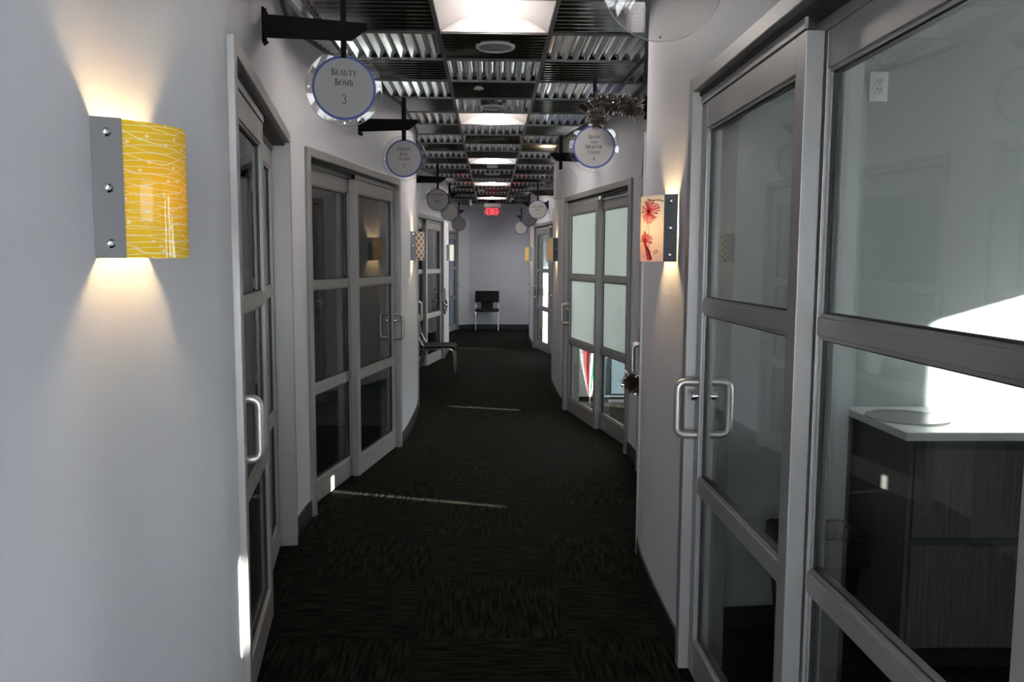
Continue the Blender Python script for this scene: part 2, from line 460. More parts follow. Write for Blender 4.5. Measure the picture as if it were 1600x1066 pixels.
# troffers
def troffer():
    r = empty('ceiling_light', (XC, 0, ZC))
    hw = T / 2 - .013
    prof = []
    for i in range(9):
        t = i / 8; prof.append((hw - (hw - .088) * t, .004 + .085 * math.sin(t * pi / 2)))
    L = prof; k = 0
    for sg in (-1, 1):
        pts = [(sg * x, z) for x, z in L] + [(sg * x, z + .003) for x, z in reversed(L)]
        MB().prism(pts, 'y', -hw, hw).build('reflector', 'pan', r, smooth=True)
    for y in (-hw, hw - .004):
        pts = [(-x, z) for x, z in L] + [(x, z) for x, z in reversed(L)]
        MB().prism(pts, 'y', y, y + .004).build('end_plate', 'pan', r)
    mb = MB(); pts = []
    for i in range(13):
        a = pi * i / 12; pts.append((.086 * math.cos(a), .088 - .052 * math.sin(a)))
    mb.prism(pts, 'y', -hw + .005, hw - .005)
    mb.build('diffuser', 'lens', r, smooth=True)
    MB().box(-hw, hw, -hw, hw, .094, .12).build('housing', 'white', r)
    return r
def copy_tree(o, parent=None):
    c = o.copy(); COL.objects.link(c)
    if parent: c.parent = parent
    for ch in list(o.children): copy_tree(ch, c)
    return c
names = {-1: 'largest recessed ceiling light, cut by the top edge of the photo', 4: 'second glowing ceiling light down the corridor, just past a round speaker',
         9: 'third glowing ceiling light from the front, between dark ribbed panels', 14: 'fourth glowing ceiling light from the front, reddish panels beyond it', 19: 'farthest glowing ceiling light, just before the exit sign'}
tr0 = None
for k in LIGHTS:
    o = troffer() if tr0 is None else copy_tree(tr0)
    if tr0 is None: tr0 = o
    o.location = (XC, rowy(k) + T / 2, ZC)
    o['label'] = names[k]; o['category'] = 'ceiling light'; o['group'] = 'ceiling lights along the centre row'

def speaker(x, y, r, z, name, label, cat='speaker', dark='grille'):
    e = empty(name, (x, y, z), label=label, category=cat)
    MB().lathe([(r, .006), (r, 0), (r * .94, -.006), (r * .86, -.004), (r * .86, .002)], 40).build('rim', 'white', e, smooth=True)
    MB().lathe([(r * .86, .0), (r * .5, -.003), (0.0, -.004)], 40).build('grille', dark, e, smooth=True)
    MB().lathe([(r * .8, .0), (r * .8, .03), (0, .03)], 24).build('back_can', 'tee', e)
speaker(.021, 4.945, .115, ZC - .004, 'ceiling_speaker', 'large round grey speaker in the dark ribbed panel nearest the first light')
speaker(.010, 6.79, .10, ZC - .012, 'ceiling_speaker', 'round ceiling speaker just in front of the second light')
speaker(.012, 11.97, .11, ZC - .004, 'ceiling_speaker', 'small distant round ceiling speaker beyond the third light')
e = MB().lathe([(.0, -.004), (.034, -.004), (.038, .0), (.036, .012), (0, .012)], 28, (-.093, 6.12, ZC)).build('sprinkler_cover', 'white', smooth=True, label='small round white sprinkler cover on a dark smooth ceiling panel', category='sprinkler cover')
for x, y, w, lb in ((.011, 11.0, .14, 'small white box on the ceiling right behind the third light'), (-.175, 14.68, .12, 'small white box on the ceiling between the fourth light and the last')):
    MB().box(x - w / 2, x + w / 2, y - .05, y + .05, ZC - .02, ZC + .006).build('ceiling_box', 'white', bevel=.003, label=lb, category='ceiling box', group='small white boxes on the ceiling')
# square air diffuser at row 6
e = empty('air_diffuser', (XC, rowy(6) + T / 2, ZC), label='square louvred metal air diffuser in the centre row of the ceiling', category='air vent')
hw = T / 2 - .014
MB().box(-hw, hw, -hw, hw, .10, .12).build('back_box', 'tee', e)
for i, (w, z) in enumerate(((hw, .0), (.22, .010), (.15, .018), (.085, .024))):
    mb = MB(); w2 = w - .045
    for a in range(4):
        ca, sa = round(math.cos(a * pi / 2)), round(math.sin(a * pi / 2))
        def R(x, y, zz): return (x * ca - y * sa, x * sa + y * ca, zz)
        b = len(mb.v)
        mb.v += [R(-w, -w, z), R(w, -w, z), R(w2, -w2, z + .045), R(-w2, -w2, z + .045), R(-w, -w, z + .003), R(w, -w, z + .003), R(w2, -w2, z + .048), R(-w2, -w2, z + .048)]
        mb.f += [(b, b + 1, b + 2, b + 3), (b + 4, b + 7, b + 6, b + 5), (b, b + 4, b + 5, b + 1), (b + 3, b + 2, b + 6, b + 7)]
    mb.build('louvre', 'galv', e)

# ------------------------------------------------------------------ doors
DOOR_CACHE = {}
def panel(m, W, film, handle=True, slit=0.0):
    """sliding panel, local x = m*s from its hump-side edge, y 0..-.045 (front face at y=0)"""
    tk = .045
    def X(a): return m * a
    key = (m, round(W, 3), film, handle, slit)
    if key in DOOR_CACHE: return copy_tree(DOOR_CACHE[key])
    st = .062
    mb = MB()
    mb.box(X(0), X(st), 0, -tk, .006, 2.055); mb.box(X(W - st), X(W), 0, -tk, .006, 2.055)
    rails = [(.006, .140), (.688, .742), (1.334, 1.378), (1.967, 2.055)]
    for a, b in rails: mb.box(X(st), X(W - st), -.001, -tk + .001, a, b)
    fr = mb.build('sliding_panel', 'alu', bevel=.002)
    MB().box(X(0), X(W), .004, -.004, 2.058, 2.094).build('track_cover', 'alu', fr, bevel=.001)
    beads = MB(); gk = MB()
    for i in range(3):
        z0, z1 = rails[i][1], rails[i + 1][0]
        x0, x1 = sorted((X(st), X(W - st)))
        beads.ring(x0, x1, z0, z1, .009, -.008, -tk + .008)
        gk.ring(x0 + .009, x1 - .009, z0 + .009, z1 - .009, .004, -.013, -tk + .013)
        g = MB().box(x0 + .010, x1 - .010, -.019, -.025, z0 + .010, z1 - .010)
        g.build('glass_pane', 'glass', fr)
        if film and i > 0:
            a, b = sorted((X(st + .012), X(W - st - .012 - slit)))
            MB().box(a, b, -.0182, -.0187, z0 + .013, z1 - .013).build('frosted_film', 'frost', fr, label='frosted white film')
    beads.build('glazing_bead', 'alu', fr); gk.build('gasket', 'gasket', fr)
    if handle:
        for sgn, y0 in ((1, 0.0), (-1, -tk)):
            pts = [(X(.034), y0, 1.085), (X(.034), y0 + sgn * .070, 1.085), (X(.034), y0 + sgn * .070, .895), (X(.034), y0, .895)]
            hb = MB().tube(round_path(pts, .03), .0145, 14)
            hb.build('pull_handle', 'handle', fr, smooth=True)
            MB().lathe([(.0165, 0), (.0165, sgn * .022), (.014, sgn * .024), (0, sgn * .024)], 18, (X(.036), y0, 1.035), 'y').build('lock_cylinder', 'chrome', fr, smooth=True)
    DOOR_CACHE[key] = fr
    return fr
DOORS = []
def door(num, A, B, side, film=(False, False), slit=0.0, label=''):
    """A = hump-side end, B = recess-side end of the opening on the wall face"""
    A, B = Vector((*A, 0)), Vector((*B, 0)); u = (B - A); L = u.length; u.normalize()
    n = Vector((-u.y, u.x, 0))
    if n.x * side > 0: n = -n            # n points to the corridor
    m = 1 if u.cross(n).z > 0 else -1
    xax = u * m
    e = empty('door_%d' % num, A, math.atan2(xax.y, xax.x), kind='structure', label=label)
    mb = MB()
    jw = .05
    for a, b in ((0, jw), (L - jw, L)): mb.box(m * a, m * b, .022, -.145, 0, 2.15)
    mb.box(m * jw, m * (L - jw), .022, -.145, 2.10, 2.15)
    mb.build('door_frame', 'alu', e, bevel=.003)
    MB().box(m * jw, m * (L - jw), -.004, -.14, 2.085, 2.10).build('track', 'alu_dark', e)
    W = (L - 2 * jw) / 2 + .035
    W1, W2 = (W - .028, W + .012) if num == 7 else (W, W)
    p1 = panel(m, W1, film[0], True, slit); p1.parent = e; p1.location = (m * (jw + .004), -.014, 0)
    p2 = panel(m, W2, film[1], False); p2.parent = e; p2.location = (m * (L - jw - .004 - W2), -.066, 0)
    DOORS.append((num, A, u, n, L, m))
    return e
sgl = 'aluminium framed sliding glass door'
door(1, (-.752, 2.43), (-1.051, 4.333), -1, label='%s seen edge-on beside the yellow sconce' % sgl)
door(2, (-.740, 6.66), (-1.058, 4.778), -1, label='%s with dark glass reflecting a gold sconce, left wall' % sgl)
door(3, (-.757, 8.43), (-1.055, 10.33), -1, label='%s hidden behind the first left bulge, handle showing' % sgl)
door(4, (-.740, 12.76), (-1.055, 10.88), -1, label='bright framed sliding glass door beyond the side chair on the left')
door(5, (-.757, 14.53), (-1.05, 16.30), -1, label='%s hidden behind the second left bulge' % sgl)
door(6, (-.735, 18.19), (-1.055, 16.36), -1, label='last sliding glass door on the left with blue room behind')
door(7, (.722, 2.98), (.730, 1.01), 1, label='nearest sliding glass door on the right with counter behind')
door(8, (.775, 4.14), (1.08, 5.88), 1, (True, True), .05, label='%s on the right with a tinsel ball on its handle' % sgl)
door(9, (.751, 8.34), (1.081, 6.365), 1, (True, True), label='sliding door on the right with frosted upper panes')
door(10, (.775, 10.2), (1.08, 11.95), 1, label='%s behind the second right bulge' % sgl)
door(11, (.76, 14.44), (1.081, 12.47), 1, label='far right sliding glass door full of daylight')
door(12, (.77, 16.25), (1.08, 18.0), 1, label='last sliding door on the right')

# ------------------------------------------------------------------ rooms behind the doors
def room_walls():
    mb = MB()      # right-hand partitions
    MB().box(1.468, 4.19, 3.381, 3.50, 0, 3.1).build('wall_counter', 'paint_room', kind='structure')
    mb.prism([(.84, 3.00), (.90, 3.24), (1.468, 3.30), (1.468, 3.50), (.84, 3.50)], 'z', 0, 3.1)
    mb.build('wall_room_pier', 'paint_room', kind='structure')
    for y in (6.12, 9.20, 12.21, 15.30, 18.52): MB().box((.84 if y in (9.20, 15.30) else 1.21), 4.2, y - .05, y + .05, 0, 3.1).build('wall_room_right', 'paint_room', kind='structure')
    MB().prism([(.90, 3.232), (1.468, 3.292), (1.468, 3.30), (.90, 3.24)], 'z', 0, .10).build('baseboard_room', 'black_base', kind='structure')
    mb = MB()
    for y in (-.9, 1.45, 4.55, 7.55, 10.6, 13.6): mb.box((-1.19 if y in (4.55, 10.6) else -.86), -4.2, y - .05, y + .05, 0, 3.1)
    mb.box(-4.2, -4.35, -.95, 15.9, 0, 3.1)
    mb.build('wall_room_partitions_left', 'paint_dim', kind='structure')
    mb = MB(); mb.box(-1.19, -3.0, 15.85, 15.95, 0, 3.1); mb.box(-3.0, -3.12, 15.85, 16.6, 0, 3.1); mb.box(-3.0, -3.12, 17.9, 18.6, 0, 3.1)
    mb.box(-3.0, -3.12, 16.6, 17.9, 0, .8); mb.box(-3.0, -3.12, 16.6, 17.9, 2.2, 3.1)  # opening left here, added to let sky light into the blue room
    mb.box(-.60, -3.0, 18.5, 18.6, 0, 3.1)
    mb.build('wall_blue_room', 'paint_blue', kind='structure')
    mb = MB(); mb.box(1.215, 4.2, -.9, 18.5, 2.70, 2.72); mb.box(-1.195, -4.2, -.9, 18.5, 2.70, 2.72)
    mb.build('ceiling_rooms', 'ceil_room', kind='structure')
room_walls()
# unseen outer wall on the sunny side, windows placed and sized to aim the sun:  (y0, y1, z0, z1)
WIN = [(.40, 1.40, 1.77, 2.12), (2.58, 3.30, .55, 2.02), (3.60, 4.90, 1.2, 1.85), (6.40, 7.35, 1.05, 1.42), (7.50, 8.95, .55, 2.45), (12.4, 13.35, 1.15, 1.5), (13.62, 15.05, .4, 2.4), (17.55, 18.3, .5, 2.4)]
FILL_WIN = [(4.0, 6.0, 1.95, 2.6), (6.3, 7.4, 1.62, 2.6), (12.4, 13.45, 1.7, 2.6), (15.5, 17.4, .6, 2.5)]          # unseen windows added with glowing shades to brighten the rooms: (y0, y1, z0, z1)
ADDED_SHADES = {0: [(.40, .862), (.876, 1.40)], 2: [(3.70, 4.90)], 3: [(6.40, 7.045), (7.095, 7.35)], 5: [(12.4, 12.79), (12.83, 13.35)]}  # shades added to block the sun, gaps shaped to cast thin streaks
mb = MB(); y = -.9
cuts = sorted({-.9, 18.6} | {v for w in WIN + FILL_WIN for v in w[:2]})
for y0, y1 in zip(cuts, cuts[1:]):
    z = 0
    for (z0, z1) in sorted((w[2], w[3]) for w in WIN + FILL_WIN if w[0] <= y0 + 1e-6 and w[1] >= y1 - 1e-6):
        mb.box(4.2, 4.35, y0, y1, z, z0); z = z1
    mb.box(4.2, 4.35, y0, y1, z, 3.12)
mb.build('wall_outer_right', 'paint_room', kind='structure')
for k in range(len(FILL_WIN)): ADDED_SHADES[len(WIN) + k] = [(FILL_WIN[k][0], FILL_WIN[k][1])]
for i, (a, b, z0, z1) in enumerate(WIN + FILL_WIN):
    e = empty('window_%d' % (i + 1), (4.275, a, z0), kind='structure')
    w, h = b - a, z1 - z0
    mb = MB()
    mb.box(-.03, .03, 0, .03, 0, h); mb.box(-.03, .03, w - .03, w, 0, h); mb.box(-.03, .03, .03, w - .03, 0, .03); mb.box(-.03, .03, .03, w - .03, h - .03, h)
    mb.build('window_frame', 'alu', e)
    MB().box(-.003, .003, .03, w - .03, .03, h - .03).build('glass_pane', 'glass', e)
    for (p, q) in ADDED_SHADES.get(i, []):
        p_ = p - a - (.04 if p == a else 0); q_ = q - a + (.04 if q == b else 0)
        MB().box(-.088, -.085, p_, q_, -.05, h + .05).build('added_shade', 'shade', e)
# lobby behind the camera with big windows
mb = MB()
mb.box(-5.2, -.735, -.9, -1.0, 0, 3.12); mb.box(.765, 5.2, -.9, -1.0, 0, 3.12)
mb.box(-5.2, -5.05, -5.3, -.9, 0, 3.12); mb.box(5.05, 5.2, -5.3, -.9, 0, 3.12)
mb.box(-5.2, 5.2, -5.3, -5.15, 2.6, 3.12); mb.box(-5.2, 5.2, -5.3, -5.15, 0, .35)
for x in (-5.2, -2.7, -.1, 2.5, 5.0): mb.box(x, x + .2, -5.3, -5.15, .35, 2.6)
mb.build('wall_back', 'paint', kind='structure')
MB().box(-5.05, 5.05, -5.15, -1.0, 2.9, 2.93).build('ceiling_lobby', 'ceil_room', kind='structure')
e = empty('window_20', (0, -5.22, .35), kind='structure')
for x in (-5.0, -2.5, .1, 2.7): MB().box(x, x + 2.3, -.004, .004, 0, 2.25).build('glass_pane', 'glass', e)

# ------------------------------------------------------------------ lettering (drawn strokes with serifs)
def arc(cx, cy, rx, ry, a0, a1, n=10):
    return [(cx + rx * math.cos(math.radians(a0 + (a1 - a0) * i / n)), cy + ry * math.sin(math.radians(a0 + (a1 - a0) * i / n))) for i in range(n + 1)]
tk_, tn = .175, .085
def srf(x, y, w=.13): return ([(x - w, y), (x + w, y)], .045)
G = {
 'A': (.78, [([(.36, 1), (.06, 0)], tn), ([(.40, 1), (.70, 0)], tk_), ([(.17, .36), (.58, .36)], tn), srf(.06, .02), srf(.70, .02)]),
 'B': (.66, [([(.14, 0), (.14, 1)], tk_), ([(.14, .98), (.34, .98)] + arc(.34, .76, .2, .22, 90, -90), tn), ([(.14, .54), (.38, .54)] + arc(.38, .28, .22, .26, 90, -90) + [(.14, .02)], tn), (arc(.36, .27, .20, .22, 60, -60), tk_), srf(.12, .02, .10), srf(.12, .98, .10)]),
 'C': (.72, [(arc(.42, .5, .34, .48, 45, 315, 16), tn), (arc(.42, .5, .31, .46, 120, 240), tk_), ([(.66, .98), (.66, .72)], tn), ([(.66, .02), (.66, .24)], tn)]),
 'D': (.80, [([(.14, 0), (.14, 1)], tk_), ([(.14, .98), (.32, .98)] + arc(.32, .5, .38, .48, 90, -90, 14) + [(.14, .02)], tn), (arc(.32, .5, .36, .45, 50, -50), tk_), srf(.12, .02, .10), srf(.12, .98, .10)]),
 'E': (.64, [([(.14, 0), (.14, 1)], tk_), ([(.04, .98), (.56, .98), (.56, .80)], tn), ([(.14, .52), (.42, .52)], tn), ([(.42, .62), (.42, .42)], tn), ([(.04, .02), (.58, .02), (.60, .22)], tn)]),
 'F': (.60, [([(.14, 0), (.14, 1)], tk_), ([(.04, .98), (.56, .98), (.56, .80)], tn), ([(.14, .52), (.42, .52)], tn), ([(.42, .62), (.42, .42)], tn), srf(.14, .02)]),
 'H': (.80, [([(.14, 0), (.14, 1)], tk_), ([(.64, 0), (.64, 1)], tk_), ([(.14, .52), (.64, .52)], tn), srf(.14, .02), srf(.64, .02), srf(.14, .98), srf(.64, .98)]),
 'I': (.34, [([(.17, 0), (.17, 1)], tk_), srf(.17, .02), srf(.17, .98)]),
 'K': (.76, [([(.14, 0), (.14, 1)], tk_), ([(.14, .42), (.60, .98)], tn), ([(.28, .58), (.64, .02)], tk_), srf(.14, .02), srf(.14, .98), srf(.62, .98, .10), srf(.66, .02, .10)]),
 'L': (.60, [([(.14, 0), (.14, 1)], tk_), ([(.04, .02), (.54, .02), (.56, .24)], tn), srf(.14, .98)]),
 'M': (.96, [([(.12, 0), (.12, 1)], tn), ([(.14, 1), (.46, .08)], tk_), ([(.46, .04), (.80, 1)], tn), ([(.82, 0), (.82, 1)], tk_), srf(.12, .02, .10), srf(.82, .02), srf(.10, .98, .08), srf(.84, .98, .1)]),
 'N': (.82, [([(.12, 0), (.12, 1)], tn), ([(.14, 1), (.66, .04)], tk_), ([(.67, 0), (.67, 1)], tn), srf(.12, .02, .10), srf(.67, .98, .10), srf(.08, .98, .08)]),
 'O': (.82, [(arc(.41, .5, .35, .48, 0, 360, 20), tn), (arc(.41, .5, .33, .44, 130, 230), tk_), (arc(.41, .5, .33, .44, 50, -50), tk_)]),
 'R': (.74, [([(.14, 0), (.14, 1)], tk_), ([(.14, .98), (.34, .98)] + arc(.34, .74, .22, .24, 90, -90) + [(.14, .50)], tn), ([(.32, .50), (.62, .02)], tk_), srf(.14, .02), srf(.12, .98, .10), srf(.66, .02, .08)]),
 'S': (.58, [(arc(.29, .74, .20, .23, 30, 240, 10) + arc(.29, .26, .20, .24, 60, -150, 10), .085), ([(.48, .96), (.48, .74)], tn), ([(.09, .04), (.09, .28)], tn)]),
 'T': (.70, [([(.35, 0), (.35, 1)], tk_), ([(.05, .80), (.05, .98), (.65, .98), (.65, .80)], tn), srf(.35, .02)]),
 'U': (.80, [([(.14, 1), (.14, .35)] + arc(.38, .28, .24, .26, 180, 270, 6), tk_), (arc(.42, .28, .24, .26, 270, 360, 6) + [(.66, 1)], tn), srf(.14, .98), srf(.66, .98, .1)]),
 'Y': (.76, [([(.08, 1), (.38, .46)], tk_), ([(.38, .46), (.68, 1)], tn), ([(.38, .46), (.38, 0)], tk_), srf(.08, .98, .10), srf(.68, .98, .10), srf(.38, .02)]),
 '&': (.84, [(arc(.36, .78, .15, .18, -30, 250, 12), tn), ([(.26, .66), (.70, .04)], tk_), (arc(.33, .26, .24, .24, 100, 330, 10) + [(.70, .50)], tn)]),
 '1': (.5, [([(.25, 0), (.25, 1)], tk_), ([(.10, .86), (.25, .98)], tn), srf(.25, .02)]),
 '0': (.6, [(arc(.30, .5, .22, .48, 0, 360, 18), tn), (arc(.30, .5, .21, .44, 130, 230), .1), (arc(.30, .5, .21, .44, 50, -50), .1)]),
 '2': (.6, [(arc(.28, .74, .20, .24, 170, -40, 10) + [(.06, .03), (.54, .03)], .085)]),
 '3': (.6, [(arc(.26, .76, .18, .22, 150, -90, 10), .07), (arc(.26, .27, .22, .27, 90, -150, 12), .09)]),
 '4': (.6, [([(.40, 0), (.40, 1), (.04, .30), (.56, .30)], .075), ([(.40, 0), (.40, 1)], .12)]),
 '5': (.6, [([(.50, .98), (.16, .98), (.12, .58)] + arc(.26, .30, .24, .30, 110, -140, 12), .08)]),
 '7': (.6, [([(.06, .84), (.08, .97), (.54, .97), (.24, 0)], .08)]),
 '8': (.6, [(arc(.3, .76, .17, .21, 0, 360, 14), .07), (arc(.3, .27, .22, .27, 0, 360, 14), .08)]),
}
def ribbon(mb, pts, w, fn, dz=0.0):
    """flat stroke; fn maps 2D to 3D with a small lift"""
    for i in range(len(pts) - 1):
        a, b = Vector(pts[i]), Vector(pts[i + 1]); d = b - a
        if d.length < 1e-7: continue
        d.normalize(); n = Vector((-d.y, d.x)) * w / 2; e = d * w * .18
        k = len(mb.v)
        for p in (a - e - n, b + e - n, b + e + n, a - e + n): mb.v.append(fn(p.x, p.y, dz))
        mb.f.append((k, k + 1, k + 2, k + 3))
def text(mb, s, cx, cy, h, fn):
    """small caps: a capital after a space or at the start is full height"""
    items = []; x = 0; first = True
    for ch in s:
        if ch == ' ': x += .32 * h; first = True; continue
        low = ch.islower(); g = G[ch.upper()]; k = h * (.80 if low else 1.0)
        items.append((x, k, g)); x += g[0] * k * 1.0 + .06 * h
    W = x - .06 * h
    for x0, k, (w, strokes) in items:
        for pts, t in strokes:
            ribbon(mb, [(cx - W / 2 + x0 + p[0] * k, cy + p[1] * k) for p in pts], t * k, fn)

# ------------------------------------------------------------------ blade signs
def blade(dn, frac, lines, label, insert=True, extra_down=False):
    num, A, u, n, L, m = DOORS[dn - 1]
    s = L * frac if frac <= 1 else frac
    base = A + u * s
    # local: x toward corridor (arm), y = horizontal normal to the disc pointing away from camera, z up
    rz = math.atan2(n.y, n.x)
    e = empty('blade_sign', (base.x, base.y, 0), rz, label=label, category='sign', group='round signs on black wall brackets')
    # the side facing the camera is local y sign:
    ly = Vector((-n.y, n.x, 0)); fs = -1 if ly.y > 0 else 1       # face sign toward camera
    wp = MB().box(0, .010, -.032, .032, 2.355, 2.488).build('wall_plate', 'blackmetal', e, bevel=.002)
    for zz in (2.365, 2.478):
        for yy in (-.022, .022): MB().lathe([(.006, .008), (.006, .018), (0, .020)], 10, (0, yy, zz), 'x').build('screw', 'blackmetal', wp)
    MB().prism([(.008, 2.38), (.342, 2.384), (.405, 2.432), (.405, 2.452), (.008, 2.466)], 'y', -.011, .011).build('arm', 'blackmetal', e, bevel=.001)
    for yy in (-.0175, .0115): MB().box(.300, .322, yy, yy + .006, 2.312, 2.60).build('hanger_bar', 'blackmetal', e)
    cx, cz = .311, 2.197
    MB().lathe([(0, -.003), (.150, -.003), (.150, .003), (0, .003)], 64, (cx, 0, cz), 'y').build('clear_disc', 'acrylic', e)
    cd_ = e.children[-1] if False else [c for c in e.children if c.name.startswith('clear_disc')][0]
    MB().lathe([(.1500, -.003), (.1512, -.003), (.1512, .003), (.1500, .003), (.1500, -.003)], 64, (cx, 0, cz), 'y').build('disc_edge', 'edge', cd_)
    for a in (180, 270, 0, 90):
        MB().lathe([(.0035, -.006), (.0035, .006)], 10, (cx + .138 * math.cos(math.radians(a)), 0, cz + .138 * math.sin(math.radians(a))), 'y').build('disc_rivet', 'chrome', cd_)
    if insert:
        MB().lathe([(0, -.0045), (.119, -.0045), (.119, .0045), (0, .0045)], 64, (cx, 0, cz), 'y').build('face_insert', 'paper', e)
        fi = [c for c in e.children if c.name.startswith('face_insert')][0]
        MB().lathe([(.1165, -.0047), (.126, -.0047), (.126, .0047), (.1165, .0047), (.1165, -.0047)], 64, (cx, 0, cz), 'y').build('blue_ring', 'blue', fi)
        if lines:
            mb = MB()
            for both in (fs, -fs):
                sx = 1 if both == -1 else -1
                def fn(x, y, dz, sx=sx, both=both): return (cx + sx * x, both * .0056, cz + y)
                for (t, y, h) in lines: text(mb, t, 0, y, h, fn)
            mb.build('lettering', 'ink', fi)
    return e
blade(1, .49, [('Beauty', .049, .0255), ('Bomb', .010, .0255), ('3', -.062, .034)], 'round sign numbered 3 with blue ring, nearest on the left')
blade(2, .49, [('Theory', .050, .0235), ('Nail', .018, .0235), ('Studio', -.014, .0235), ('5', -.060, .028)], 'round sign numbered 5 with blue ring, second on the left')
blade(3, .52, [('True Strokes', .048, .022), ('By', .012, .021), ('Toni S', -.026, .024), ('7', -.068, .028)], 'round sign numbered 7, third on the left, shaded grey face')
blade(4, .49, [], 'blank round sign without writing, fourth on the left')
blade(5, .52, [], 'small blank pale round sign, farthest on the left')
blade(7, .46, [], 'clear round disc hanging at the top edge above the near right door', insert=False)
s4 = blade(8, .49, [('Brick', .050, .0215), ('and', .020, .0215), ('Mortar', -.010, .0235), ('Studio', -.041, .0215), ('4', -.083, .025)], 'round sign numbered 4 under the tinsel garland')
blade(9, .49, [], 'clear disc without a face on a bracket, just past the garland sign', insert=False)
blade(10, .5, [('Nico & Rose', .030, .024), ('Salon', -.008, .023), ('8', -.068, .028)], 'round sign numbered 8 with bright pinkish face on the right')
blade(11, .5, [('Art', .050, .022), ('Studio', .0, .022), ('10', -.055, .028)], 'round sign numbered 10, partly hidden behind sign 8')
blade(12, .5, [('Studio', .045, .02), ('By', .015, .02), ('Studio', -.018, .02), ('12', -.06, .026)], 'small round sign numbered 12 in front of the end wall')

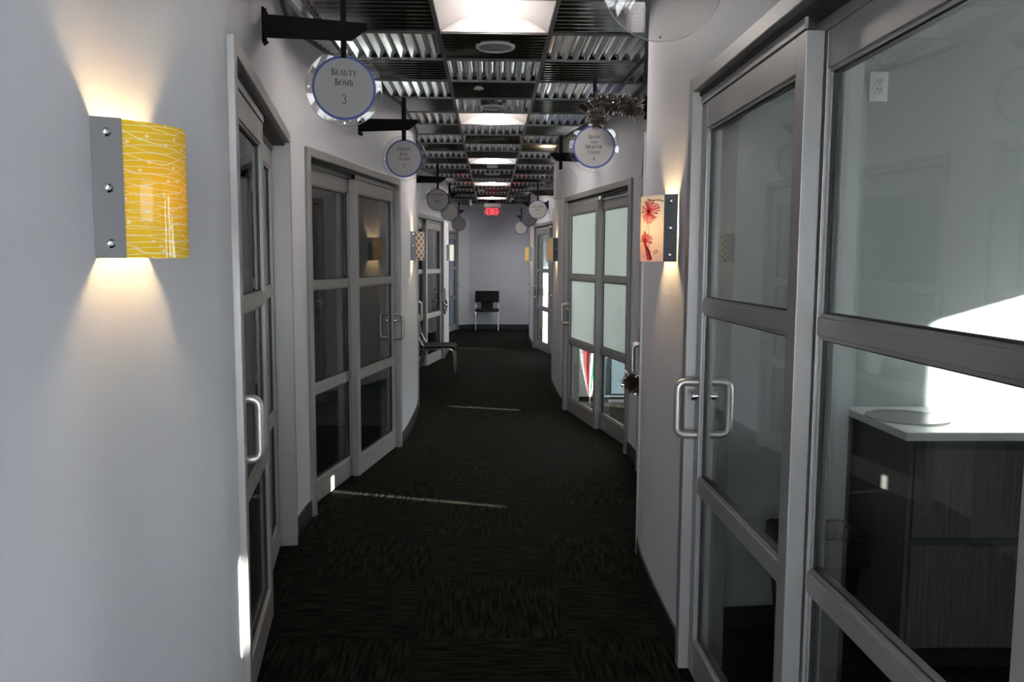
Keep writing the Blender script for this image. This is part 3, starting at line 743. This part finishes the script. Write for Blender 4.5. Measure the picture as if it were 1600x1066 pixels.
# ------------------------------------------------------------------ wall sconces
def sconce_point(t):
    """arc of the shade: t 0..1 -> (s, n)"""
    K = [(.014, .038), (.045, .068), (.085, .096), (.125, .112), (.160, .113), (.192, .098), (.215, .070), (.230, .036), (.236, .001)]
    x = t * (len(K) - 1); i = min(int(x), len(K) - 2); f = x - i
    p0, p1, p2, p3 = (K[max(i - 1, 0)], K[i], K[i + 1], K[min(i + 2, len(K) - 1)])
    def cr(a, b, c, d): return .5 * ((2 * b) + (-a + c) * f + (2 * a - 5 * b + 4 * c - d) * f * f + (-a + 3 * b - 3 * c + d) * f ** 3)
    return cr(p0[0], p1[0], p2[0], p3[0]), cr(p0[1], p1[1], p2[1], p3[1])
HS = .257
def sconce(px, py, side, kind, bar, label, ang=0.0):
    """side -1: left wall. local x runs along +Y of the corridor (mirrored on the left), y out from wall"""
    m = -1 if side < 0 else 1
    nx = -side                                   # outward normal
    # local y axis = normal (nx,0); local x axis = +Y*m'
    rz = math.atan2(0, nx) - pi / 2 + ang        # rotate so local +y -> normal
    e = empty('wall_sconce', (px, py, 1.512), rz, label=label, category='wall lamp', group='wall sconces with curved printed shades')
    mm = -1 if side > 0 else 1
    # with local y -> normal: for left wall (normal +X) local x -> -Y ; right wall (normal -X) local x -> +Y
    sg = -1 if side < 0 else 1
    def F(s, n, z): return (sg * s, n, z)
    mb = MB(); NN = 40
    uvs = []
    for layer, off in ((0, 0.0), (1, -.003)):
        for i in range(NN + 1):
            t = i / NN; s0, n0 = sconce_point(t); s1, n1 = sconce_point(min(t + .01, 1)); s2, n2 = sconce_point(max(t - .01, 0))
            d = Vector((s1 - s2, n1 - n2)).normalized(); nn = Vector((-d.y, d.x))
            for z in (0, HS):
                mb.v.append(F(s0 + nn.x * off, n0 + nn.y * off, z)); uvs.append((t, z / HS))
    W = 2 * (NN + 1)
    for i in range(NN):
        a = 2 * i
        mb.f += [(a, a + 2, a + 3, a + 1), (W + a, W + a + 1, W + a + 3, W + a + 2), (a, W + a, W + a + 2, a + 2), (a + 1, a + 3, W + a + 3, W + a + 1)]
    o = mb.build('shade', 'sh_' + kind, e, smooth=True)
    lay = o.data.uv_layers.new(name='UVMap')
    for poly in o.data.polygons:
        for li in poly.loop_indices: lay.data[li].uv = uvs[o.data.loops[li].vertex_index]
    # clamp bar along the near edge, tilted
    a = Vector((-.001, -.001)); b = Vector((.022, .046)); d = (b - a).normalized(); nn = Vector((-d.y, d.x)) * .004
    q = [a + nn, b + nn, b, a]
    mb = MB(); mb.prism([(sg * p.x, p.y) for p in q], 'z', -.001, HS + .001); cb = mb.build('clamp_bar', bar, e)
    c0 = (a + b) / 2 + nn
    for z in (.026, HS / 2, HS - .026):
        mb = MB(); mb.lathe([(.0085, 0), (.0085, .0015), (.0045, .004), (.0045, .007), (0, .008)], 16)
        dd = nn.normalized()
        def fn(x, y, w, z=z): 
            p = c0 + dd * w + d * x
            return (sg * p.x, p.y, z + y)
        mapped(mb, fn); mb.build('screw', 'chrome', cb, smooth=True)
    mb = MB(); mb.box(sg * .03, sg * .20, 0, .006, .02, HS - .02); mb.build('back_plate', 'white', e)
    mb = MB(); mb.lathe([(0, .085), (.014, .088), (.016, .10), (.016, .162), (.012, .172), (0, .175)], 14, (sg * .125, .050, 0)); mb.build('lamp_tube', 'bulb', e, smooth=True)
    if kind == 'flower':
        def surf(u, v, dz):
            u = min(max(u, 0.0), .98); s0, n0 = sconce_point(u); s1, n1 = sconce_point(u + .01)
            d = Vector((s1 - s0, n1 - n0)).normalized(); nn = Vector((-d.y, d.x)) * (.0008 + dz)
            return F(s0 + nn.x, n0 + nn.y, v * HS)
        rnd = random.Random(3); pk, dk = MB(), MB()
        asp = 1.15
        def burst(cx, cy, r, n, a0=0, a1=360):
            for i in range(n):
                a = math.radians(a0 + (a1 - a0) * i / n + rnd.uniform(-5, 5)); rr = r * rnd.uniform(.8, 1.05)
                pts = [(cx + math.cos(a) * rr * t * asp * .7, cy + math.sin(a) * rr * t) for t in (.12, .5, .8, 1)]
                ribbon(pk, pts, .0115, surf)
                ex, ey = pts[-1]
                ribbon(dk if i % 3 == 0 else pk, [(ex - .008, ey - .008), (ex + .008, ey + .010)], .012, surf, .0002)
                if i % 2: ribbon(pk, [pts[1], (pts[2][0] + .02 * math.cos(a + .7), pts[2][1] + .02 * math.sin(a + .7))], .007, surf)
        burst(.245, .765, .175, 34)
        for i in range(8):
            a = i * pi / 4; ribbon(dk, [(.245, .765), (.245 + .018 * math.cos(a), .765 + .022 * math.sin(a))], .012, surf, .0003)
        ribbon(dk, [(.05, .90), (.10, .925), (.16, .925), (.24, .93)], .012, surf, .0003)
        ribbon(pk, [(.255, .60), (.30, .40), (.36, .20)], .006, surf); ribbon(pk, [(.235, .60), (.235, .05)], .006, surf)
        burst(.30, .30, .14, 16, 10, 200)
        for i in range(5): ribbon(pk, [(.30 + i * .006, .32), (.25 + i * .010, .20), (.20 + i * .012, .02)], .018, surf)
        ribbon(dk, [(.26, .22), (.23, .16), (.19, .03)], .02, surf, .0002); ribbon(dk, [(.17, .14), (.13, .18), (.11, .14), (.16, .12)], .008, surf, .0002)
        for i in range(7): ribbon(pk, [(.47 + .015 * i, .17), (.50 + .004 * i, .03)], .016, surf)
        ribbon(pk, [(.33, .42), (.38, .22), (.40, .02)], .006, surf); ribbon(pk, [(.29, .02), (.34, .28)], .005, surf)
        for i in range(12): 
            x = rnd.uniform(.2, .58); y = rnd.uniform(.0, .22); ribbon(dk if i % 3 else pk, [(x, y), (x + rnd.uniform(-.02, .02), y + rnd.uniform(.02, .07))], .007, surf)
        ribbon(pk, [(.42, .50), (.37, .30)], .005, surf); ribbon(dk, [(.53, .72), (.545, .75)], .012, surf)
        for nm_, c_ in (('pet', (.72, .12, .16)), ('petd', (.16, .02, .05))):
            m_, nt_, b_ = newmat('petal print ' + nm_); nt_.nodes.remove(b_); g_ = N(nt_)
            t_ = g_.new('ShaderNodeBsdfTranslucent'); d_ = g_.new('ShaderNodeBsdfDiffuse'); x_ = g_.new('ShaderNodeMixShader')
            t_.inputs[0].default_value = (*c_, 1); d_.inputs[0].default_value = (*c_, 1); x_.inputs[0].default_value = .5
            g_.link(t_.outputs[0], x_.inputs[1]); g_.link(d_.outputs[0], x_.inputs[2]); g_.link(x_.outputs[0], nt_.nodes['Material Output'].inputs[0]); M[nm_] = m_
        pk.build('printed_flower', 'pet', o); dk.build('printed_stem', 'petd', o)
    return e
sconce(-.735, 1.565, -1, 'yellow', 'barmetal', 'yellow wall sconce with white wavy lines, nearest on the left')
sconce(.716, 3.19, 1, 'flower', 'channel', 'cream wall sconce printed with red flowers beside near right door')
sconce(-.718, 7.42, -1, 'lattice', 'barbright', 'wall sconce with woven ogee lattice pattern on the first left bulge')
sconce(.729, 9.10, 1, 'mesh', 'channel', 'gold speckled wall sconce on the second right bulge')
sconce(-.718, 13.42, -1, 'plain', 'barbright', 'plain glowing white wall sconce, farthest on the left')
sconce(.735, 15.0, 1, 'yellowplain', 'barbright', 'small yellow wall sconce, farthest on the right')

# ------------------------------------------------------------------ exit sign
e = empty('exit_sign', (.02, 17.3, 2.45), label='red lit exit sign hanging in front of the end wall', category='exit sign')
MB().box(-.17, .17, -.035, .035, .175, .255).build('housing', 'housing', e, bevel=.006)
MB().box(-.06, .06, -.03, .03, .255, .31).build('canopy', 'blackmetal', e)
MB().box(-.165, .165, -.003, .003, 0, .176).build('clear_panel', 'acrylic', e)
mb = MB()
EX = {'E': [[(0, 0), (0, 1)], [(0, 1), (.5, 1)], [(0, .5), (.42, .5)], [(0, 0), (.5, 0)]], 'X': [[(0, 0), (.55, 1)], [(.55, 0), (0, 1)]], 'I': [[(.05, 0), (.05, 1)]], 'T': [[(0, 1), (.56, 1)], [(.28, 0), (.28, 1)]]}
for face in (-.005, .005):
    x = -.105
    for ch in 'EXIT':
        for st in EX[ch]: ribbon(mb, [(x + p[0] * .105, .022 + p[1] * .125) for p in st], .019, lambda a, b, c: ((a if face < 0 else -a) , face, b))
        x += {'E': .068, 'X': .073, 'I': .028, 'T': .07}[ch]
    ribbon(mb, [(-.125, .12), (-.15, .085), (-.125, .05)], .012, lambda a, b, c: ((a if face < 0 else -a), face, b))
mb.build('lit_letters', 'red_led', e)

MB().lathe([(0, -.10), (.028, -.10), (.032, -.07), (.03, 0), (0, 0)], 18, (-.428, 17.17, ZC)).build('ceiling_sensor', 'white', smooth=True, label='small white cylinder under the ceiling left of the exit sign', category='sensor')
e = empty('spot_light', (.412, 16.56, ZC), label='small black spot fixture under the ceiling right of the exit sign', category='spot lamp')
MB().box(-.03, .03, -.03, .03, -.03, .0).build('base', 'white', e)
MB().tube([(-.03, -.02, -.05), (.03, .05, -.075)], .032, 14).build('head', 'blackmetal', e, smooth=True)

# ------------------------------------------------------------------ tinsel
def tinsel(name, path, rad, count, label, cat, seed, group=None):
    rnd = random.Random(seed); mb = MB(); pts = [Vector(p) for p in path]
    seg = [(pts[i + 1] - pts[i]).length for i in range(len(pts) - 1)]; tot = sum(seg)
    for _ in range(count):
        d = rnd.uniform(0, tot); i = 0
        while i < len(seg) - 1 and d > seg[i]: d -= seg[i]; i += 1
        c = pts[i].lerp(pts[i + 1], min(d / seg[i], 1))
        v = Vector((rnd.gauss(0, 1), rnd.gauss(0, 1), rnd.gauss(0, 1))).normalized()
        r0 = rad * rnd.uniform(.0, .55); r1 = rad * rnd.uniform(.7, 1.08)
        a = c + v * r0; b = c + v * r1 + Vector((rnd.gauss(0, .006), rnd.gauss(0, .006), rnd.gauss(0, .006)))
        w = Vector((rnd.gauss(0, 1), rnd.gauss(0, 1), rnd.gauss(0, 1))).cross(v).normalized() * rnd.uniform(.0014, .0030)
        k = len(mb.v); mb.v += [tuple(a - w), tuple(b - w), tuple(b + w), tuple(a + w)]; mb.f.append((k, k + 1, k + 2, k + 3))
    o = mb.build(name, 'tinsel', label=label, category=cat)
    return o
tinsel('tinsel_garland', [(.852, 4.95, 2.42), (.835, 4.95, 2.395), (.80, 4.95, 2.43), (.76, 4.95, 2.445), (.715, 4.94, 2.405), (.66, 4.93, 2.43), (.61, 4.92, 2.43), (.60, 4.92, 2.38), (.64, 4.92, 2.345), (.605, 4.92, 2.325)], .058, 4200, 'dark silver tinsel garland wound round the bracket of sign 4', 'garland', 11)
tinsel('tinsel_ball', [(.715, 4.17, .90), (.735, 4.18, .885), (.76, 4.19, .88)], .052, 1500, 'small silver tinsel ball tied to a door handle on the right', 'garland', 12)
# sprig with tags on the handle of the fourth left door
num, A, u, n, L, m = DOORS[3]
hp = A + u * .09 + n * .055
e = empty('handle_ornament', (hp.x, hp.y, .72), label='dangling leafy ornament hung from a far left door handle', category='ornament')
mb = MB(); rnd = random.Random(4)
for i in range(40):
    z = rnd.uniform(0, .20); a = rnd.uniform(0, 2 * pi); r = .012 + .03 * (1 - abs(z - .1) / .12)
    x, y = r * math.cos(a), r * math.sin(a); k = len(mb.v)
    mb.v += [(0, 0, z + .02), (x - .008, y, z), (x * 1.1, y * 1.1, z - .02), (x + .008, y + .006, z + .004)]; mb.f.append((k, k + 1, k + 2, k + 3))
mb.build('leaves', 'leaf', e); MB().tube([(0, 0, 0), (0, 0, .24)], .002, 6).build('cord', 'ink', e)
MB().lathe([(0, -.03), (.012, -.02), (.014, 0), (0, .012)], 10, (0, 0, 0)).build('bell', 'red', e)

# keys hanging in the near right door lock
num, A, u, n, L, m = DOORS[6]
kp = A + u * .092 - n * .085
e = empty('door_keys', (kp.x, kp.y, 1.0), label='brass keys hanging from the lock inside the near right door', category='keys')
MB().lathe([(0, -.001), (.011, -.001), (.011, .001), (0, .001)], 16, (0, 0, .03), 'x').build('key_head', 'brass', e)
MB().lathe([(0, -.001), (.011, -.001), (.011, .001), (0, .001)], 16, (0.004, .004, -.005), 'x').build('key_head', 'brass', e)
MB().box(-.001, .001, -.004, .004, -.045, -.012).build('key_blade', 'brass', e)

# ------------------------------------------------------------------ chairs
def chair(loc, rz, label, s=1.0):
    """faces local -Y; width along X"""
    e = empty('side_chair', loc, rz, label=label, category='chair', group='black leather and chrome side chairs')
    w = .245
    for sx in (-1, 1):
        x = sx * w
        fl = [(x, -.24, .012), (x, -.215, .40), (x, -.20, .43), (x, .0, .445), (x, .19, .43)]
        MB().tube(round_path([(x, -.26, .012), (x, -.225, .44), (x, .18, .43)], .05), .011, 10).build('leg', 'chrome', e, smooth=True)
        MB().tube(round_path([(x, .27, .012), (x, .12, .45), (x, .20, .58), (x, .27, .84)], .09), .011, 10).build('leg', 'chrome', e, smooth=True)
        MB().lathe([(0, 0), (.015, 0), (.013, .02), (0, .02)], 10, (x, -.26, 0)).build('foot_cap', 'bin', e)
        MB().lathe([(0, 0), (.015, 0), (.013, .02), (0, .02)], 10, (x, .27, 0)).build('foot_cap', 'bin', e)
    mb = MB()
    MB().tube([(-w, -.18, .42), (w, -.18, .42)], .009, 8).build('cross_bar', 'chrome', e)
    MB().tube([(-w, .13, .42), (w, .13, .42)], .009, 8).build('cross_bar', 'chrome', e)
    def sheet(prof, w0, w1, th, name, r=.0, sag=.02):
        mb = MB(); nx = 14; n = len(prof)
        for layer in (0, 1):
            for i, (y, z) in enumerate(prof):
                a = Vector(prof[max(i - 1, 0)]); b = Vector(prof[min(i + 1, n - 1)]); d = (b - a).normalized(); nn = Vector((-d.y, d.x))
                ww = w0 + (w1 - w0) * i / (n - 1)
                for j in range(nx + 1):
                    q = j / nx * 2 - 1; o_ = layer * th - sag * (1 - q * q)
                    mb.v.append((q * ww, y + nn.x * o_, z + nn.y * o_))
        K = n * (nx + 1)
        for i in range(n - 1):
            for j in range(nx):
                a = i * (nx + 1) + j; b = a + nx + 1
                mb.f += [(a, a + 1, b + 1, b), (K + a, K + b, K + b + 1, K + a + 1)]
        for i in range(n - 1):
            for j in (0, nx):
                a = i * (nx + 1) + j; b = a + nx + 1; mb.f.append((a, b, K + b, K + a))
        for i in (0, n - 1):
            for j in range(nx):
                a = i * (nx + 1) + j; mb.f.append((a, K + a, K + a + 1, a + 1))
        return mb.build(name, 'leather', e, smooth=True, bevel=.004)
    sheet([(-.25, .425), (-.235, .445), (-.18, .455), (0, .450), (.13, .448), (.17, .462)], w + .012, w + .012, .022, 'seat')
    sheet([(.165, .455), (.195, .50), (.22, .56), (.235, .63)], .13, .13, .012, 'lower_back_strap', sag=.0)
    o = sheet([(.222, .60), (.238, .66), (.256, .74), (.272, .82), (.279, .845)], w + .02, w + .018, .03, 'backrest', sag=-.012)
    return e
chair((-.085, 18.08, 0), 0.0, 'black leather chair with chrome legs facing the camera against the end wall')
chair((-.685, 10.27, 0), pi / 2, 'black chair with chrome legs seen from the side in the left recess')

# ------------------------------------------------------------------ near right room: cabinet, counter, bin, outlet
e = empty('drawer_cabinet', (1.50, 2.87, 0), label='grey brown laminate drawer cabinet behind the near right glass door', category='cabinet')
MB().box(0, .018, .0, .505, .10, .88).build('side_panel', 'wood', e)
MB().box(.018, 1.6, .02, .505, .10, .88).build('body', 'wood', e)
MB().box(.03, 1.6, .06, .50, 0, .10).build('toe_kick', 'black_base', e)
for a, b in ((.10, .485), (.515, .845)):
    for x0 in (.024, .815): MB().box(x0, x0 + .785, -.001, .019, a + .003, b).build('drawer_front', 'wood', e, bevel=.001)
for z in (.487, .847): MB().box(.022, 1.6, .006, .019, z, z + .027).build('finger_channel', 'channel', e)
MB().box(1.475, 3.15, 2.845, 3.378, .881, .912).build('countertop', 'top', bevel=.003, label='white countertop on the laminate cabinet behind near right glass', category='countertop')
MB().lathe([(0, .0), (.148, .0), (.150, .003), (.148, .006), (0, .006)], 56, (1.615, 3.12, .9125)).build('acrylic_disc', 'acrylic', label='clear round disc lying on the white countertop', category='disc')
bpy.data.objects['acrylic_disc'].data.materials[0] = M['acrylic']
MB().lathe([(.149, .0), (.1515, .0), (.1515, .006), (.149, .006), (.149, .0)], 56, (0, 0, 0)).build('disc_edge', 'edge', bpy.data.objects['acrylic_disc']).location = (1.615, 3.12, .9125)
e = empty('waste_bin', (1.235, 3.02, 0), label='black waste bin with a liner left of the laminate cabinet', category='bin')
mb = MB()
def rr(w, d, r, z, n=5):
    out = []
    for cx, cy, a0 in ((w - r, d - r, 0), (-w + r, d - r, 90), (-w + r, -d + r, 180), (w - r, -d + r, 270)):
        for i in range(n + 1):
            a = math.radians(a0 + 90 * i / n); out.append((cx + r * math.cos(a), cy + r * math.sin(a), z))
    return out
def loft(mb, rings, cap0=True, cap1=True):
    k = len(mb.v); n = len(rings[0])
    for r in rings: mb.v += r
    for i in range(len(rings) - 1):
        for j in range(n):
            a = k + i * n + j; b = k + i * n + (j + 1) % n; mb.f.append((a, b, b + n, a + n))
    if cap0: mb.f.append(tuple(k + j for j in range(n))[::-1])
    if cap1: mb.f.append(tuple(k + (len(rings) - 1) * n + j for j in range(n)))
    return mb
loft(mb, [rr(.115, .085, .03, 0), rr(.150, .115, .035, .47), rr(.157, .122, .035, .47), rr(.157, .122, .035, .495), rr(.148, .113, .035, .495), rr(.112, .082, .03, .02)], True, True)
mb.build('bin_body', 'bin', e, smooth=True)
mb = MB(); rnd = random.Random(9)
def jit(r, a): return [(x + rnd.uniform(-a, a), y + rnd.uniform(-a, a), z + rnd.uniform(-a, a)) for x, y, z in r]
loft(mb, [jit(rr(.166, .131, .04, .40), .006), jit(rr(.164, .129, .04, .46), .004), jit(rr(.161, .126, .04, .503), .005), jit(rr(.140, .105, .04, .50), .008), jit(rr(.125, .09, .04, .40), .01)], False, True)
mb.build('bin_liner', 'liner', e, smooth=True)
MB().box(-.158, -.160, -.06, -.035, .28, .36).build('tag', 'orange', e)
e = empty('wall_outlet', (1.562, 3.38, 2.22), label='white duplex outlet high on the wall behind near right glass', category='outlet')
MB().box(-.037, .037, -.006, 0, -.058, .058).build('cover_plate', 'outlet', e, bevel=.002)
MB().box(-.017, .017, -.009, -.004, -.034, .034).build('receptacle', 'white', e, bevel=.001)
mb = MB()
for z in (-.017, .017):
    mb.box(-.008, -.005, -.0096, -.008, z + .001, z + .010); mb.box(.005, .008, -.0096, -.008, z + .001, z + .010); mb.box(-.002, .002, -.0096, -.008, z - .009, z - .004)
mb.build('slot', 'gasket', e, kind='stuff')

# ------------------------------------------------------------------ second right room: folded umbrella, low cabinet
e = empty('folded_umbrella', (1.06, 8.72, 0), label='folded white, red and green umbrella standing tip down behind glass', category='umbrella')
mats = [('white', 'whitecloth'), ('red', 'red'), ('white', 'whitecloth'), ('green', 'green')]
NSEG = 12
for k in range(NSEG):
    mb = MB(); a0, a1 = 2 * pi * k / NSEG, 2 * pi * (k + 1) / NSEG
    rings = []
    for (z, r) in ((.07, .010), (.20, .035), (.40, .070), (.60, .095), (.76, .11), (.80, .09)):
        sub = []
        for q in (0, .25, .5, .75, 1):
            a = a0 + (a1 - a0) * q + z * .5; rr_ = r * (1 + .28 * math.sin(pi * q))
            sub.append((rr_ * math.cos(a), rr_ * math.sin(a), z))
        rings.append(sub)
    for i in range(len(rings) - 1):
        for j in range(4):
            b = len(mb.v); mb.v += [rings[i][j], rings[i][j + 1], rings[i + 1][j + 1], rings[i + 1][j]]; mb.f.append((b, b + 1, b + 2, b + 3))
    mb.build('canopy_panel', ('whitecloth', 'red', 'whitecloth', 'green', 'whitecloth', 'whitecloth')[k % 6], e, smooth=True)
MB().tube([(0, 0, .0), (0, 0, .95)], .006, 8).build('shaft', 'chrome', e)
MB().tube(round_path([(0, 0, .95), (0, 0, 1.05), (.05, 0, 1.05), (.05, 0, .99)], .03), .011, 8).build('crook_handle', 'bin', e, smooth=True)
e = empty('low_cabinet', (1.60, 8.92, 0), label='dark blue grey low cabinet with a lighter drawer behind the frosted door', category='cabinet')
MB().box(-.40, .40, -.18, .18, .06, .80).build('body', 'darkcab', e, bevel=.004)
MB().box(-.31, .31, -.20, -.18, .52, .76).build('drawer_front', 'channel', e, bevel=.002)
MB().box(-.31, .31, -.20, -.18, .10, .50).build('door_front', 'darkcab', e, bevel=.002)
MB().box(-.33, .33, -.15, .17, 0, .06).build('plinth', 'black_base', e)
e = empty('swivel_chair', (1.45, 14.55, 0), label='dark swivel chair in the sunlit room behind the far right door', category='chair')
MB().lathe([(0, 0), (.24, 0), (.24, .015), (.05, .03), (.03, .04), (.03, .42), (0, .42)], 24).build('pedestal_base', 'chrome', e, smooth=True)
MB().box(-.24, .24, -.24, .24, .42, .54).build('seat', 'leather', e, bevel=.03)
MB().box(-.22, .22, .18, .27, .56, 1.0).build('backrest', 'leather', e, bevel=.03)
for sx in (-1, 1): MB().tube(round_path([(sx * .24, .20, .50), (sx * .29, .20, .68), (sx * .29, -.18, .68), (sx * .24, -.18, .50)], .05), .014, 8).build('armrest', 'blackmetal', e, smooth=True)
